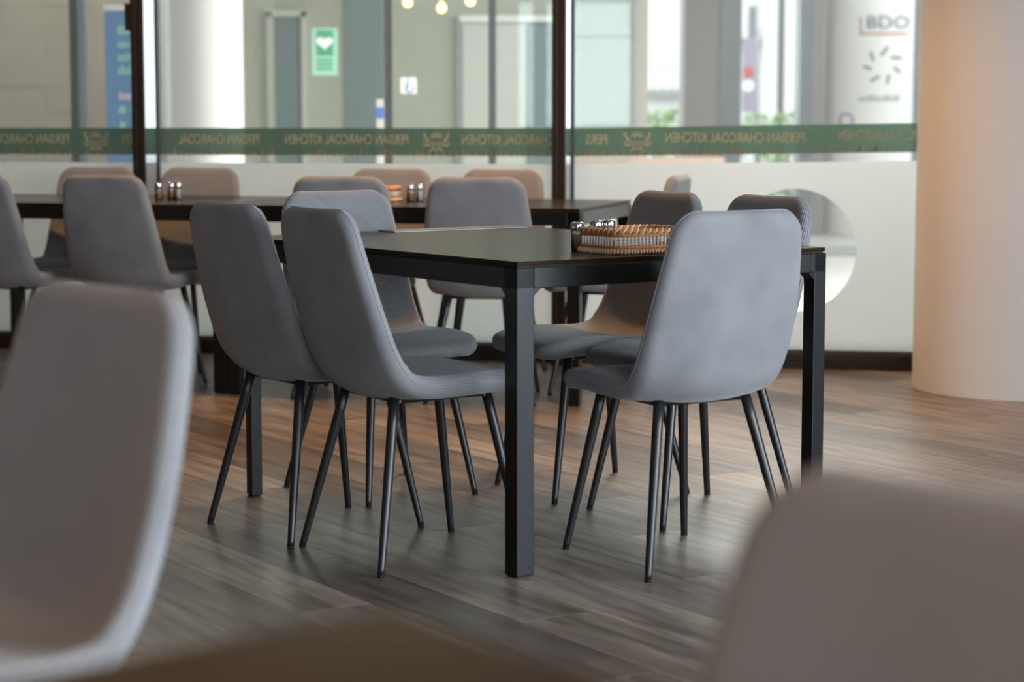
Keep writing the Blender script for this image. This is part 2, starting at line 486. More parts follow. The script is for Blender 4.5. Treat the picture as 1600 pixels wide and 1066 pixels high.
def emblem(par, s, z, y):
    """crest of the band: bowl under a dome between two birds"""
    mb = MB()
    def strip(pts, wd):
        for a, b in zip(pts[:-1], pts[1:]):
            a = Vector(a); b = Vector(b); d = (b - a)
            if d.length < 1e-6: continue
            n = Vector((-d.y, d.x)).normalized() * wd / 2
            q = [a - n, b - n, b + n, a + n]
            mb.add([(s + p.x, y, z + p.y) for p in q], [(0, 1, 2, 3)])
    arc = lambda cx, cy, rx, ry, a0, a1, n=10: [(cx + rx * math.cos(R(a0 + (a1 - a0) * i / n)), cy + ry * math.sin(R(a0 + (a1 - a0) * i / n))) for i in range(n + 1)]
    strip(arc(0, 0.012, 0.030, 0.028, 10, 170), 0.004)
    strip(arc(0, 0.016, 0.016, 0.012, 0, 180), 0.008)
    strip(arc(0, 0.006, 0.058, 0.010, 180, 360), 0.004)
    strip(arc(0, -0.006, 0.062, 0.010, 180, 360), 0.004)
    strip(arc(0, -0.022, 0.020, 0.012, 200, 340), 0.005)
    for sg in (-1, 1):
        strip([(sg * 0.036, 0.006), (sg * 0.050, 0.018), (sg * 0.058, 0.034)], 0.008)
        strip([(sg * 0.058, 0.034), (sg * 0.050, 0.038)], 0.008)
        strip([(sg * 0.012, -0.026), (sg * 0.030, -0.044)], 0.006)
        strip([(sg * 0.030, -0.016), (sg * 0.056, -0.018)], 0.005)
    return mb.build('emblem', M['letter'], par)

def make_window(n, sa, sb, texts, emblems, tilt=0.0, hole=None):
    r = empty('window_%d' % n, FO, FA); struct(r, 'full height window with frosted lower film and green lettered band')
    MB().box(sa, sb, 0.0, 0.012, 0.072, CEIL).build('glass_pane', M['glass'], r)
    if n == 3:   # right pane, film mounted slightly askew
        dz = lambda s: tilt * (s - sa) / (sb - sa)
    else:
        dz = lambda s: 0.0
    y = -0.0015
    def quad(name, s0, s1, z0, z1, m, yy):
        return MB().add([(s0, yy, z0 + dz(s0)), (s1, yy, z0 + dz(s1)), (s1, yy, z1 + dz(s1)), (s0, yy, z1 + dz(s0))], [(0, 1, 2, 3)]).build(name, m, r)
    band = quad('green_band', sa, sb, BB, BT, M['band'], y)
    tag(band, 'green window film band with mirrored gold lettering')
    for body, p0, p1 in texts:
        s0 = fac(p0, 216)[0]; s1 = fac(p1, 216)[0]
        lettering(band, body, s0, s1, BB + 0.052 + dz((s0 + s1) / 2), 0.043, y - 0.001)
    for p in emblems:
        s = fac(p, 216)[0]; emblem(band, s, BB + 0.062 + dz(s), y - 0.001)
    # flame print along the lower edge
    mb = MB(); s = sa; rnd = random.Random(n)
    while s < sb - 0.02:
        wd = rnd.uniform(0.010, 0.026); h = rnd.choice([0.008, 0.012, 0.018, 0.028, 0.038])
        mid = s + wd * rnd.uniform(0.3, 0.7); zb = BB + dz(s)
        mb.add([(s, y - 0.001, zb), (s + wd, y - 0.001, zb), (s + wd * 0.8, y - 0.001, zb + h * 0.35), (mid, y - 0.001, zb + h), (s + wd * 0.2, y - 0.001, zb + h * 0.4)], [(0, 1, 2, 3, 4)])
        s += wd + rnd.uniform(0.0, 0.016)
    mb.build('flame_border', M['flame'], band)
    if hole is None:
        quad('frosted_film', sa, sb, FB, FT, M['frost'], y)
    else:
        hs, hz, hr = hole
        K = 96; mb = MB()
        corners = [(sb, FB), (sb, FT + dz(sb)), (sa, FT + dz(sa)), (sa, FB)]
        angs = sorted(set([2 * math.pi * i / K for i in range(K)] + [math.atan2(z - hz, s - hs) % (2 * math.pi) for s, z in corners]))
        inn = []; out = []
        for a in angs:
            c, sn = math.cos(a), math.sin(a)
            inn.append((hs + hr * c, y, hz + hr * sn))
            ts = []
            if c > 1e-9: ts.append((sb - hs) / c)
            if c < -1e-9: ts.append((sa - hs) / c)
            if sn > 1e-9: ts.append((FT + tilt * 0.5 - hz) / sn)
            if sn < -1e-9: ts.append((FB - hz) / sn)
            t = min(ts); s_ = hs + t * c; z_ = hz + t * sn
            if sn > 0 and abs(z_ - (FT + tilt * 0.5)) < 1e-6: z_ = FT + dz(s_)
            out.append((s_, y, z_))
        k = len(angs)
        mb.add(inn + out, [(i, (i + 1) % k, k + (i + 1) % k, k + i) for i in range(k)])
        mb.build('frosted_film', M['frost'], r)
    return r
T = 'PERSIAN CHARCOAL KITCHEN'
g = MW / 2 + 0.002
make_window(1, s_m0 + g, s_m1 - g, [(T, -84, 108), ('KITCHEN', 191, 246)], [150])
make_window(2, s_m1 + g, s_m2 - g, [('PERSIAN CHARCOAL', 279, 405), (T, 446, 638), ('CHARCOAL KITCHEN', 722, 866)], [682])
hs, hz = fac(1241, 391)
make_window(3, s_m2 + g, s_m3 - g, [('PERS', 916, 949), (T, 1040, 1257), (T, 1310, 1530)], [996], 0.030, (hs, hz, abs(fac(1338, 391)[0] - hs)))

# ---- round column inside
cx, cy, CR = 2.05, 8.35, 0.42
col = struct(MB().lathe([(CR, 0), (CR, 0.004), (CR, 1.0), (CR, 2.0), (CR, CEIL)], 0, 0, 64).build('wall_column', M['column'], None, (cx, cy, 0)), 'round white painted concrete column beside the window')

# ================================================================== CHAIRS
def catmull(pts, per=8):
    out = []
    P = [pts[0]] + pts + [pts[-1]]
    for i in range(1, len(P) - 2):
        p0, p1, p2, p3 = [Vector(q) for q in P[i - 1:i + 3]]
        for k in range(per):
            t = k / per
            out.append(0.5 * ((2 * p1) + (-p0 + p2) * t + (2 * p0 - 5 * p1 + 4 * p2 - p3) * t * t + (-p0 + 3 * p1 - 3 * p2 + p3) * t ** 3))
    out.append(Vector(pts[-1])); return out

def chair_shell():
    # side profile (y, z, half width, thickness, cup)
    prof = [(0.245, 0.415, 0.195, 0.046, 0.000), (0.215, 0.432, 0.200, 0.050, 0.000), (0.12, 0.442, 0.208, 0.054, 0.003),
            (0.02, 0.436, 0.213, 0.056, 0.008), (-0.07, 0.428, 0.212, 0.056, 0.018), (-0.135, 0.432, 0.213, 0.054, 0.034),
            (-0.180, 0.462, 0.214, 0.050, 0.044), (-0.203, 0.515, 0.214, 0.046, 0.036), (-0.220, 0.590, 0.212, 0.044, 0.024),
            (-0.240, 0.680, 0.204, 0.043, 0.016), (-0.260, 0.775, 0.191, 0.042, 0.011), (-0.278, 0.868, 0.178, 0.040, 0.008)]
    fine = []
    P5 = catmull([Vector(p[:3]) for p in prof], 24); Q = catmull([Vector((p[3], p[4], 0)) for p in prof], 24)
    L = [0.0]
    for a, b in zip(P5[:-1], P5[1:]):
        L.append(L[-1] + math.hypot(b.x - a.x, b.y - a.y))
    tot = L[-1]
    def sample(s):
        s = max(0, min(tot, s)); i = 0
        while i < len(L) - 2 and L[i + 1] < s: i += 1
        t = (s - L[i]) / max(1e-9, L[i + 1] - L[i])
        return P5[i].lerp(P5[i + 1], t), Q[i].lerp(Q[i + 1], t)
    rows = []
    for e in (0, 0.0010, 0.003, 0.006, 0.011, 0.018, 0.027, 0.038, 0.052, 0.068): rows.append(e)
    n = 34
    for i in range(1, n): rows.append(0.068 + (tot - 0.136) * i / n)
    rows += [tot - e for e in (0.068, 0.052, 0.038, 0.027, 0.018, 0.011, 0.006, 0.003, 0.0010, 0)]
    us = []
    for i in range(-13, 14):
        a = i / 13; us.append(math.copysign(1 - (1 - abs(a)) ** 1.9, a))
    RF, RB = 0.085, 0.062
    def prm(s):
        c, q = sample(s); hw, th, cup = c.z, q.x, q.y
        if s < RF: hw = hw - RF + math.sqrt(max(0, RF * RF - (RF - s) ** 2))
        if tot - s < RB: hw = hw - RB + math.sqrt(max(0, RB * RB - (RB - (tot - s)) ** 2))
        d = min(s, tot - s)
        te = th * 0.62
        if d < te: th *= math.sqrt(max(0, 1 - (1 - d / te) ** 2))
        return c, hw, th, cup
    grid_in = []; grid_out = []; uv = []; uvo = []
    for s in rows:
        c, hw, th, cup = prm(s)
        a, _ = sample(s - 0.004); b, _ = sample(s + 0.004)
        ty, tz = b.x - a.x, b.y - a.y; l = math.hypot(ty, tz); ty /= l; tz /= l
        ny, nz = tz, -ty             # inner side: up on the seat, forward on the back
        if nz < 0 and abs(nz) > 0.9: ny, nz = -ny, -nz
        ri = []; ro = []; ru = []
        for u in us:
            e = (1 - abs(u)) * hw
            rr = 0.024
            k = math.sqrt(max(0, 1 - (1 - min(1, e / rr)) ** 2)) if hw > rr else math.sqrt(max(0, 1 - u * u))
            if abs(u) > 0.99999: k = 0
            t = th * k
            off = cup * abs(u) ** 2.2
            # slight pillow on the inner side
            x = u * hw
            ri.append((x, c.x + ny * (off + t / 2), c.y + nz * (off + t / 2)))
            ro.append((x, c.x + ny * (off - t / 2), c.y + nz * (off - t / 2)))
            ru.append((x, s))
        grid_in.append(ri); grid_out.append(ro)
        for g_, dst in ((ri, uv), (ro, uvo)):
            mid = len(us) // 2; ac = [0.0] * len(us)
            for k2 in range(mid + 1, len(us)): ac[k2] = ac[k2 - 1] + (Vector(g_[k2]) - Vector(g_[k2 - 1])).length
            for k2 in range(mid - 1, -1, -1): ac[k2] = ac[k2 + 1] - (Vector(g_[k2]) - Vector(g_[k2 + 1])).length
            dst.append([(a_, s) for a_ in ac])
    return rows, us, grid_in, grid_out, uv, uvo, tot

def shell_meshes():
    rows, us, gi, go, uv, uvo, tot = chair_shell()
    nr, nu = len(rows), len(us)
    bm = bmesh.new(); uvl = bm.loops.layers.uv.new('UVMap'); prt = bm.faces.layers.int.new('part')
    I = [[bm.verts.new(gi[r][c]) for c in range(nu)] for r in range(nr)]
    O = [[None] * nu for _ in range(nr)]
    for r in range(nr):
        for c in range(nu):
            border = r in (0, nr - 1) or c in (0, nu - 1)
            O[r][c] = I[r][c] if border else bm.verts.new(go[r][c])
    split = min(range(nr), key=lambda r: abs(rows[r] - 0.43))
    for grid, flip in ((I, False), (O, True)):
        for r in range(nr - 1):
            for c in range(nu - 1):
                q = [(r, c), (r, c + 1), (r + 1, c + 1), (r + 1, c)]
                if flip: q.reverse()
                vs = [grid[a][b] for a, b in q]
                if len(set(vs)) < 3: continue
                try: f = bm.faces.new(vs)
                except ValueError: continue
                f.smooth = True; f.material_index = 1 if flip else 0; f[prt] = 0 if r < split else 1
                for lp, (a, b) in zip(f.loops, q): lp[uvl].uv = (uvo if flip else uv)[a][b]
    bmesh.ops.dissolve_degenerate(bm, dist=1e-5, edges=bm.edges)
    bmesh.ops.recalc_face_normals(bm, faces=bm.faces)
    bm.normal_update()
    out = []
    for part in (0, 1):
        b2 = bm.copy()
        nrm = {}
        bmesh.ops.delete(b2, geom=[f for f in b2.faces if f[b2.faces.layers.int['part']] != part], context='FACES')
        full = {tuple(round(x, 5) for x in v.co): v.normal.copy() for v in bm.verts}
        me = bpy.data.meshes.new(('seat', 'backrest')[part]); b2.to_mesh(me); b2.free()
        me.materials.append(M['fabric']); me.materials.append(M['fabric_back'])
        me.polygons.foreach_set('use_smooth', [True] * len(me.polygons))
        ns = [full.get(tuple(round(x, 5) for x in v.co), Vector((0, 0, 1)))[:] for v in me.vertices]
        me.normals_split_custom_set_from_vertices(ns)
        out.append(me)
    # piping that follows the rim of the back
    border = [Vector(gi[r][0]) for r in range(nr)] + [Vector(gi[nr - 1][c]) for c in range(nu)] + [Vector(gi[r][nu - 1]) for r in range(nr - 1, -1, -1)]
    pts = [border[0]]
    for p in border[1:]:
        if (p - pts[-1]).length > 0.006: pts.append(p)
    out.append(MB().tube(pts, 0.0013, 6).mesh('piping', M['fabric']))
    bm.free()
    return out
seat_me, back_me, pipe_me = shell_meshes()
RW, FWD, DP = 0.417, 0.360, 0.42
leg_me = []
for sx, sy in ((-1, -1), (1, -1), (-1, 1), (1, 1)):
    foot = Vector((sx * (RW if sy < 0 else FWD) / 2, sy * DP / 2, 0.006))
    top = Vector((sx * (0.125 if sy < 0 else 0.120), -0.125 if sy < 0 else 0.135, 0.416))
    pts = [top.lerp(foot, t) for t in (0, 0.15, 0.4, 0.7, 0.97, 1.0)]
    leg_me.append((MB().tube(pts, [0.0130, 0.0130, 0.0122, 0.0107, 0.0090, 0.0088], 12).mesh('leg', M['black_steel']),
                   MB().tube([foot + Vector((0, 0, 0.001)), foot - Vector((0, 0, 0.006))], 0.0088, 12).mesh('foot_cap', M['rubber'])))
fr = MB()
zt = 0.410
fr.tube([(-0.125, -0.125, zt), (-0.120, 0.135, zt)], 0.011, 8)
fr.tube([(0.125, -0.125, zt), (0.120, 0.135, zt)], 0.011, 8)
fr.tube([(-0.135, -0.120, zt), (0.135, -0.120, zt)], 0.011, 8)
fr.tube([(-0.130, 0.130, zt), (0.130, 0.130, zt)], 0.011, 8)
fr.box(-0.10, 0.10, -0.10, 0.11, 0.405, 0.415)
frame_me = fr.mesh('seat_frame', M['black_steel'])
def chair(x, y, deg, label, group='grey upholstered dining chairs'):
    r = thing('dining_chair', label, 'chair', (x, y, 0), R(deg), group)
    link('seat', seat_me, r)
    b = link('backrest', back_me, r)
    link('piping', pipe_me, b)
    link('seat_frame', frame_me, r)
    for lm, cm in leg_me:
        l = link('leg', lm, r); link('foot_cap', cm, l)
    return r

# ================================================================== TABLES
def table(label, x, y, deg, Lx, Wy, H=0.75, sizes=None, top='table_top'):
    r = thing('dining_table', label, 'table', (x, y, 0), R(deg), 'black metal dining tables')
    hx, hy = Lx / 2, Wy / 2; b = 0.05
    MB().box(-hx + 0.002, hx - 0.002, -hy + 0.002, hy - 0.002, H - 0.010, H, 0.0015).build('tabletop', M[top], r)
    MB().box(-hx + 0.006, hx - 0.006, -hy + 0.006, hy - 0.006, H - 0.014, H - 0.010).build('shadow_gap_board', M['rubber'], r)
    zt = H - 0.014
    for sg in (-1, 1):
        yo, yi = sg * hy, sg * (hy - b)
        MB().box(-hx + b, hx - b, min(yo, yi), max(yo, yi), zt - b, zt, 0.002).build('apron_rail', M['table_steel'], r)
        xo, xi = sg * hx, sg * (hx - b)
        MB().box(min(xo, xi), max(xo, xi), -hy + b, hy - b, zt - b, zt, 0.002).build('apron_rail', M['table_steel'], r)
    for sx in (-1, 1):
        for sy in (-1, 1):
            mb = MB()
            w_ = (sizes or {}).get((sx, sy), b); i_ = 0.008 if w_ < 0.036 else 0.0
            x0, x1 = sorted((sx * (hx - i_), sx * (hx - w_ - i_))); y0, y1 = sorted((sy * (hy - i_), sy * (hy - w_ - i_)))
            mb.box(*sorted((sx * hx, sx * (hx - b))), *sorted((sy * hy, sy * (hy - b))), zt - b, zt, 0.002)
            mb.box(x0, x1, y0, y1, 0.004, zt, 0.002)
            # mitred gussets in the upper corner
            xi, yi = sx * (hx - w_ - i_), sy * (hy - w_ - i_); gz = zt - b; q = 0.018
            mb.prism([(xi, gz), (xi - sx * q, gz), (xi, gz - q)], y0 + 0.002, y1 - 0.002, 'y')
            vs = [(x0 + 0.002, yi, gz), (x0 + 0.002, yi - sy * q, gz), (x0 + 0.002, yi, gz - q), (x1 - 0.002, yi, gz), (x1 - 0.002, yi - sy * q, gz), (x1 - 0.002, yi, gz - q)]
            mb.add(vs, [(0, 1, 2), (3, 5, 4), (0, 3, 4, 1), (1, 4, 5, 2), (2, 5, 3, 0)])
            lg = mb.build('leg', M['table_steel'], r)
            MB().box(x0 + 0.004, x1 - 0.004, y0 + 0.004, y1 - 0.004, 0, 0.006).build('foot_pad', M['rubber'], lg)
    return r
E1A = 2.18967
e1 = Vector((math.cos(E1A), math.sin(E1A), 0)); e2 = Vector((e1.y, -e1.x, 0))
TN = Vector((0.0114, 4.8116, 0)); TL, TW = 1.3615, 0.989
tc_ = TN + e1 * TL / 2 + e2 * TW / 2
table('black metal dining table in the middle with menu and rattan basket on it', tc_.x, tc_.y, math.degrees(E1A), TL, TW, 0.75, {(1, 1): 0.034, (-1, -1): 0.041})
# back row, two tables end to end along the window
BA = R(-15)
be = Vector((-math.cos(BA), -math.sin(BA), 0)); bn = Vector((-math.sin(BA), math.cos(BA), 0))
BRC = Vector((0.255, 7.80, 0)); BL, BW = 1.43, 0.95
c1 = BRC + be * BL / 2 + bn * BW / 2
table('black dining table near the window behind the middle table, with basket and shakers', c1.x, c1.y, -15, BL, BW)
BLC = BRC + be * (BL + 0.012)
c2 = BLC + be * BL / 2 + bn * BW / 2
table('black dining table at the left of the back row, shakers near its end', c2.x, c2.y, -15, BL, BW)
# table right in front of the camera
FC = atz(615, 955, 0.75); fa = R(38)
fe = Vector((math.cos(fa), math.sin(fa), 0)); fq = Vector((math.sin(fa), -math.cos(fa), 0))
FTL, FTW = 0.98, 1.36
fc = FC - fe * FTL / 2 + fq * FTW / 2
table('blurred dark table corner at the very front of the picture', fc.x, fc.y, 38, FTL, FTW, 0.75, None, 'table_top_brown')

chair(-0.518, 5.462, -53, 'grey chair seen from behind, leftmost of the two at the middle table')
chair(-0.243, 5.120, -58, 'grey dining chair on the left side of the middle table, nearest the front table leg')
chair(-0.375, 6.010, -145, 'grey ribbed chair at the far left end of the middle table, seat towards the camera')
chair(0.226, 6.040, 117, 'grey ribbed chair behind the rattan basket, far right side of the middle table')
chair(0.489, 5.652, 120.1, 'grey ribbed chair mostly hidden behind the pale chair back, right of the basket chair')
chair(0.397, 5.067, 29.6, 'pale grey chair seen from behind at the right front of the middle table')
chair(-0.10, 8.05, -7, 'grey chair with its back to the camera, beside the bronze mullion at the back table')
chair(-0.615, 8.19, -9, 'grey chair seen from behind, only its top showing above the ribbed chair')
chair(-1.51, 8.39, -20, 'dark grey chair seen from behind in front of the shakers at the left back table')
chair(-2.04, 8.52, -25, 'dark grey chair cut by the left picture edge, back row')
chair(-1.95, 9.26, 168, 'brown lit chair on the window side, farthest left')
chair(-1.47, 9.13, 166, 'brown lit chair on the window side, just right of the left shakers')
chair(-0.60, 8.91, 165, 'brown lit chair on the window side behind the small basket')
chair(-0.115, 8.79, 164, 'brown lit chair on the window side, rightmost of its row')
chair(0.40, 8.24, 74, 'grey chair at the right end of the back table, side on')
chair(-0.70, 2.40, 133, 'blurred grey chair at the left front of the picture')
chair(0.055, 0.95, 128, 'blurred brown grey chair back at the lower right corner')

# ================================================================== TABLE THINGS
def shaker(p, label, spice, group, h=0.072, rad=0.0165, rz=0.0):
    r = thing('salt_shaker', label, 'shaker', p, rz, group)
    MB().lathe([(rad * 0.80, 0.0), (rad, 0.002), (rad, h * 0.66), (rad * 0.94, h * 0.70)], 0, 0, 20).build('glass_body', M['jar_glass'], r)
    MB().lathe([(rad * 0.78, 0.003), (rad * 0.86, 0.005), (rad * 0.86, h * 0.56), (0, h * 0.57)], 0, 0, 18).build('contents', M[spice], r)
    cap = MB().lathe([(rad * 1.0, h * 0.69), (rad * 1.03, h * 0.71), (rad * 1.03, h * 0.92), (rad * 0.92, h * 0.98), (rad * 0.5, h), (0, h)], 0, 0, 20).build('cap', M['chrome'], r)
    mb = MB()
    for k in range(6):
        a = k * math.pi / 3
        mb.lathe([(0.0012, h), (0.0012, h + 0.0004)], math.cos(a) * rad * 0.4, math.sin(a) * rad * 0.4, 6)
    mb.build('holes', M['rubber'], cap)
    return r

def basket(p, rz, lx, ly, label, group, h=0.062):
    """woven rattan tray: base braid, pale upright sticks, twisted rim"""
    r = thing('rattan_basket', label, 'basket', p, rz, group)
    def loop(ox, n=72):
        pts = []; ax, ay, rr = lx / 2 + ox, ly / 2 + ox, 0.035 + ox
        per = [((ax - rr, ay - rr), 0), ((-(ax - rr), ay - rr), 90), ((-(ax - rr), -(ay - rr)), 180), ((ax - rr, -(ay - rr)), 270)]
        for (cx_, cy_), a0 in per:
            for k in range(7):
                a = R(a0 + 90 * k / 6); pts.append((cx_ + rr * math.cos(a), cy_ + rr * math.sin(a)))
        out = []; tot = 0; seg = []
        for i in range(len(pts)):
            a = Vector(pts[i]); b = Vector(pts[(i + 1) % len(pts)]); seg.append((a, b, (b - a).length)); tot += (b - a).length
        for k in range(n):
            d = tot * k / n
            for a, b, l in seg:
                if d <= l: out.append(a + (b - a) * (d / l)); break
                d -= l
        return out
    base = loop(0); k = len(base)
    MB().prism([tuple(q * 0.97) for q in base], 0.004, 0.008).build('base_board', M['rattan'], r)
    # base braid: pale beads wound round a cane
    mb = MB().tube([(q.x, q.y, 0.008) for q in loop(0.002)], 0.0055, 8, closed=True); mb.build('base_cane', M['rattan'], r)
    mb = MB()
    for q in loop(0.004, 84):
        d = Vector((q.x, q.y)).normalized()
        mb.tube([(q.x + d.x * 0.002, q.y + d.y * 0.002, 0.0015), (q.x + d.x * 0.005, q.y + d.y * 0.005, 0.007), (q.x, q.y, 0.0135)], [0.0028, 0.0034, 0.0024], 6)
    tag(mb.build('base_binding', M['rattan_pale'], r), kind='stuff')
    mb = MB().tube([(q.x, q.y, 0.017) for q in loop(0.0)], 0.004, 8, closed=True); mb.build('lower_cane', M['rattan'], r)
    for i, q in enumerate(loop(-0.001, 64)):
        link('stick', stick_me, r, (q.x, q.y, 0.012))
    for ph in (0, 1):     # twisted rim, two strands
        pts = []; lp = loop(0.0, 320)
        for i, q in enumerate(lp):
            d = Vector((q.x, q.y)).normalized(); a = 2 * math.pi * 38 * i / 320 + ph * math.pi
            pts.append((q.x + d.x * 0.0035 * math.cos(a), q.y + d.y * 0.0035 * math.cos(a), h - 0.006 + 0.0042 * math.sin(a)))
        MB().tube(pts, 0.0036, 6, closed=True).build('rim_strand', M['rattan' if ph else 'rattan_pale'], r)
    MB().tube([(q.x, q.y, h - 0.016) for q in loop(0.0)], 0.0035, 8, closed=True).build('upper_cane', M['rattan'], r)
    return r
stick_me = MB().tube([(0, 0, 0), (0, 0, 0.040)], 0.0030, 6).mesh('stick', M['stick'])

TZ = 0.75
bk = atz(965, 396, 0.755)
bc = Vector((bk.x, bk.y, TZ)) + e1 * 0.090 + e2 * 0.120
basket(bc, E1A, 0.17, 0.23, 'woven rattan basket on the middle table behind the pale chair', 'rattan baskets')
p = atz(902, 388, 0.755); shaker((p.x, p.y, TZ), 'glass spice shaker standing left outside the basket on the middle table', 'pepper', 'glass shakers')
q = bc + e1 * 0.045 - e2 * 0.082
BZ = TZ + 0.008
shaker((q.x, q.y, BZ), 'salt shaker in the rattan basket of the middle table, nearer the left spice shaker', 'salt', 'glass shakers')
q = bc + e1 * 0.050 - e2 * 0.038
shaker((q.x, q.y, BZ), 'salt shaker in the rattan basket of the middle table, nearer the pale chair', 'salt', 'glass shakers')
# papers lying in the basket
mb = MB()
for k in range(5):
    mb.box(-0.06 + 0.004 * k, 0.055, -0.02 - 0.003 * k, 0.095, 0.009 + 0.006 * k, 0.013 + 0.006 * k)
tag(mb.build('napkin_stack', M['salt'], None, bc, E1A), 'folded white napkins lying inside the rattan basket', 'napkins')
# back table set
q = atz(646, 313, 0.755); bb = Vector((q.x, q.y, TZ))
basket(bb + Vector((-0.165, 0.03, 0)), R(-15), 0.20, 0.15, 'small rattan basket on the back table behind the ribbed chair', 'rattan baskets')
shaker(bb + Vector((-0.012, -0.02, 0)), 'left one of two salt shakers right of the small back basket', 'pepper', 'glass shakers')
shaker(bb + Vector((0.024, 0.005, 0)), 'right one of two salt shakers right of the small back basket', 'salt', 'glass shakers')
# left table set
q = atz(248, 310, 0.755); lb = Vector((q.x, q.y, TZ))
shaker(lb, 'left one of the three shakers on the left back table', 'pepper', 'glass shakers')
shaker(lb + Vector((0.052, 0.01, 0)), 'middle one of the three shakers on the left back table', 'pepper', 'glass shakers')
shaker(lb + Vector((0.083, -0.005, 0)), 'right one of the three shakers on the left back table', 'salt', 'glass shakers')
# menu on the far edge of the middle table
mc = TN + e1 * (TL - 0.055) + e2 * 0.70
mn = thing('menu_card', 'thin dark menu lying along the far edge of the middle table', 'menu', (mc.x, mc.y, TZ), math.atan2(e2.y, e2.x))
MB().box(-0.24, 0.24, -0.045, 0.045, 0.0, 0.0012).build('back_cover', M['menu'], mn)
MB().box(-0.238, 0.242, -0.044, 0.046, 0.0012, 0.0032).build('pages', M['menu_edge'], mn)
MB().box(-0.24, 0.24, -0.045, 0.043, 0.0032, 0.0044).build('front_cover', M['menu'], mn)

# ================================================================== OUTSIDE
M['stone'] = mat('lobby_stone', (130, 124, 112), 0.6, noise=0.12, nscale=3, bump=0.1)
M['lobby_wall'] = mat('lobby_plaster', (178, 174, 162), 0.7, noise=0.05, nscale=2)
M['lobby_floor'] = mat('lobby_floor', (186, 184, 178), 0.35, noise=0.06, nscale=2)
M['paving'] = mat('paving', (196, 194, 190), 0.7, noise=0.08, nscale=2)
M['asphalt'] = mat('asphalt', (128, 130, 130), 0.8, noise=0.15, nscale=6)
M['dark_post'] = mat('dark_post', (40, 42, 44), 0.4)
M['blue_steel'] = mat('blue_steel', (128, 138, 146), 0.4)
M['white_paint'] = mat('white_paint', (232, 230, 226), 0.5, noise=0.03, nscale=3)
M['door_white'] = mat('door_white', (206, 200, 194), 0.5)
M['blue_panel'] = mat('blue_panel', (112, 128, 132), 0.35)
M['grey_panel'] = mat('grey_panel', (176, 180, 176), 0.5, noise=0.05, nscale=2)
M['frame_grey'] = mat('frame_grey', (150, 152, 150), 0.45)
M['pillar_dark'] = mat('pillar_dark', (116, 112, 112), 0.5, noise=0.1, nscale=2)
M['pillar_blue'] = mat('pillar_blue', (78, 92, 100), 0.35)
M['banner_blue'] = mat('banner_blue', (92, 140, 188), 0.5, noise=0.06, nscale=2)
M['banner_text'] = mat('banner_text', (150, 208, 190), 0.6)
M['banner_pink'] = mat('banner_white_text', (214, 200, 214), 0.6)
M['sign_green'] = mat('sign_green', (58, 158, 116), 0.5)
M['sign_pale'] = mat('sign_pale', (156, 206, 184), 0.5)
M['sign_white'] = mat('sign_white', (236, 238, 234), 0.5)
M['blue_print'] = mat('blue_print', (60, 110, 190), 0.5)
M['navy'] = mat('navy_print', (22, 48, 78), 0.5)
M['grey_print'] = mat('grey_print', (66, 88, 108), 0.5)
M['soft_print'] = mat('soft_print', (158, 164, 170), 0.5)
M['red_print'] = mat('red_print', (190, 74, 58), 0.5)
M['purple_print'] = mat('purple_print', (128, 84, 158), 0.5)
M['pink_brick'] = mat('pink_brick', (164, 142, 130), 0.8, noise=0.1, nscale=5)
M['leaf'] = mat('leaf', (126, 164, 96), 0.6, noise=0.3, nscale=8)
M['mauve'] = mat('mauve', (150, 138, 156), 0.6)
M['bulb'] = mat('bulb', (255, 210, 150), 0.4, emit=(255, 190, 112), es=5.0)
M['skin_tone'] = mat('salmon', (222, 160, 142), 0.6)

# ground outside: from the facade out to the street
gp = clip_half([(-14, 8), (14, 8), (14, 23.5), (-14, 23.5)], fp0 + fn * 0.06, -fn)
struct(MB().prism(gp, -0.16, -0.02).build('floor_outside', M['lobby_floor']), 'pale paving outside the window')
struct(MB().box(-30, 40, 23.5, 60, -0.20, -0.05).build('floor_street', M['asphalt']), 'street beyond the arcade')
# soffit over the arcade and lobby
soff = clip_half([(-14, 8), (3.2, 8), (3.2, 20.5), (-14, 20.5)], fp0 + fn * 0.12, -fn)
struct(MB().prism(soff, 3.45, 3.6).build('ceiling_lobby', M['ceiling']))
# lobby walls
xa = at(300, 190, 15.0).x; xb = at(1012, 190, 17.5).x
lw = struct(MB().box(-14, xa, 15.0, 15.3, -0.02, 3.45).build('wall_lobby_left', M['stone']), 'beige stone lobby wall')
rnd = random.Random(3)
for i in range(14):            # stone courses, told apart as faint bands
    z0 = i * 0.19
    for j in range(7):
        xx0 = -3.95 + j * 0.62 + (0.31 if i % 2 else 0) - 0.62
        xx1 = min(xx0 + 0.6185, xa)
        if xx1 - xx0 > 0.08:
            MB().box(xx0, xx1, 14.993 - rnd.uniform(0, 0.005), 15.01, z0, z0 + 0.1885).build('stone_block', M['stone'], lw)
struct(MB().box(xa, xb, 17.5, 17.8, -0.02, 3.45).build('wall_lobby_back', M['lobby_wall']), 'grey lobby wall with doors')
struct(MB().box(-14.2, -14, 8, 20.5, -0.02, 3.45).build('wall_lobby_side', M['lobby_wall']))

def px_box(name, x0, x1, y0, y1, Y, dep, m, parent=None, floor_=False):
    a = at(x0, y0, Y); b = at(x1, y1, Y)
    z0 = -0.02 if floor_ else b.z
    return MB().box(a.x, b.x, Y, Y + dep, z0, a.z, 0.0).build(name, m, parent)

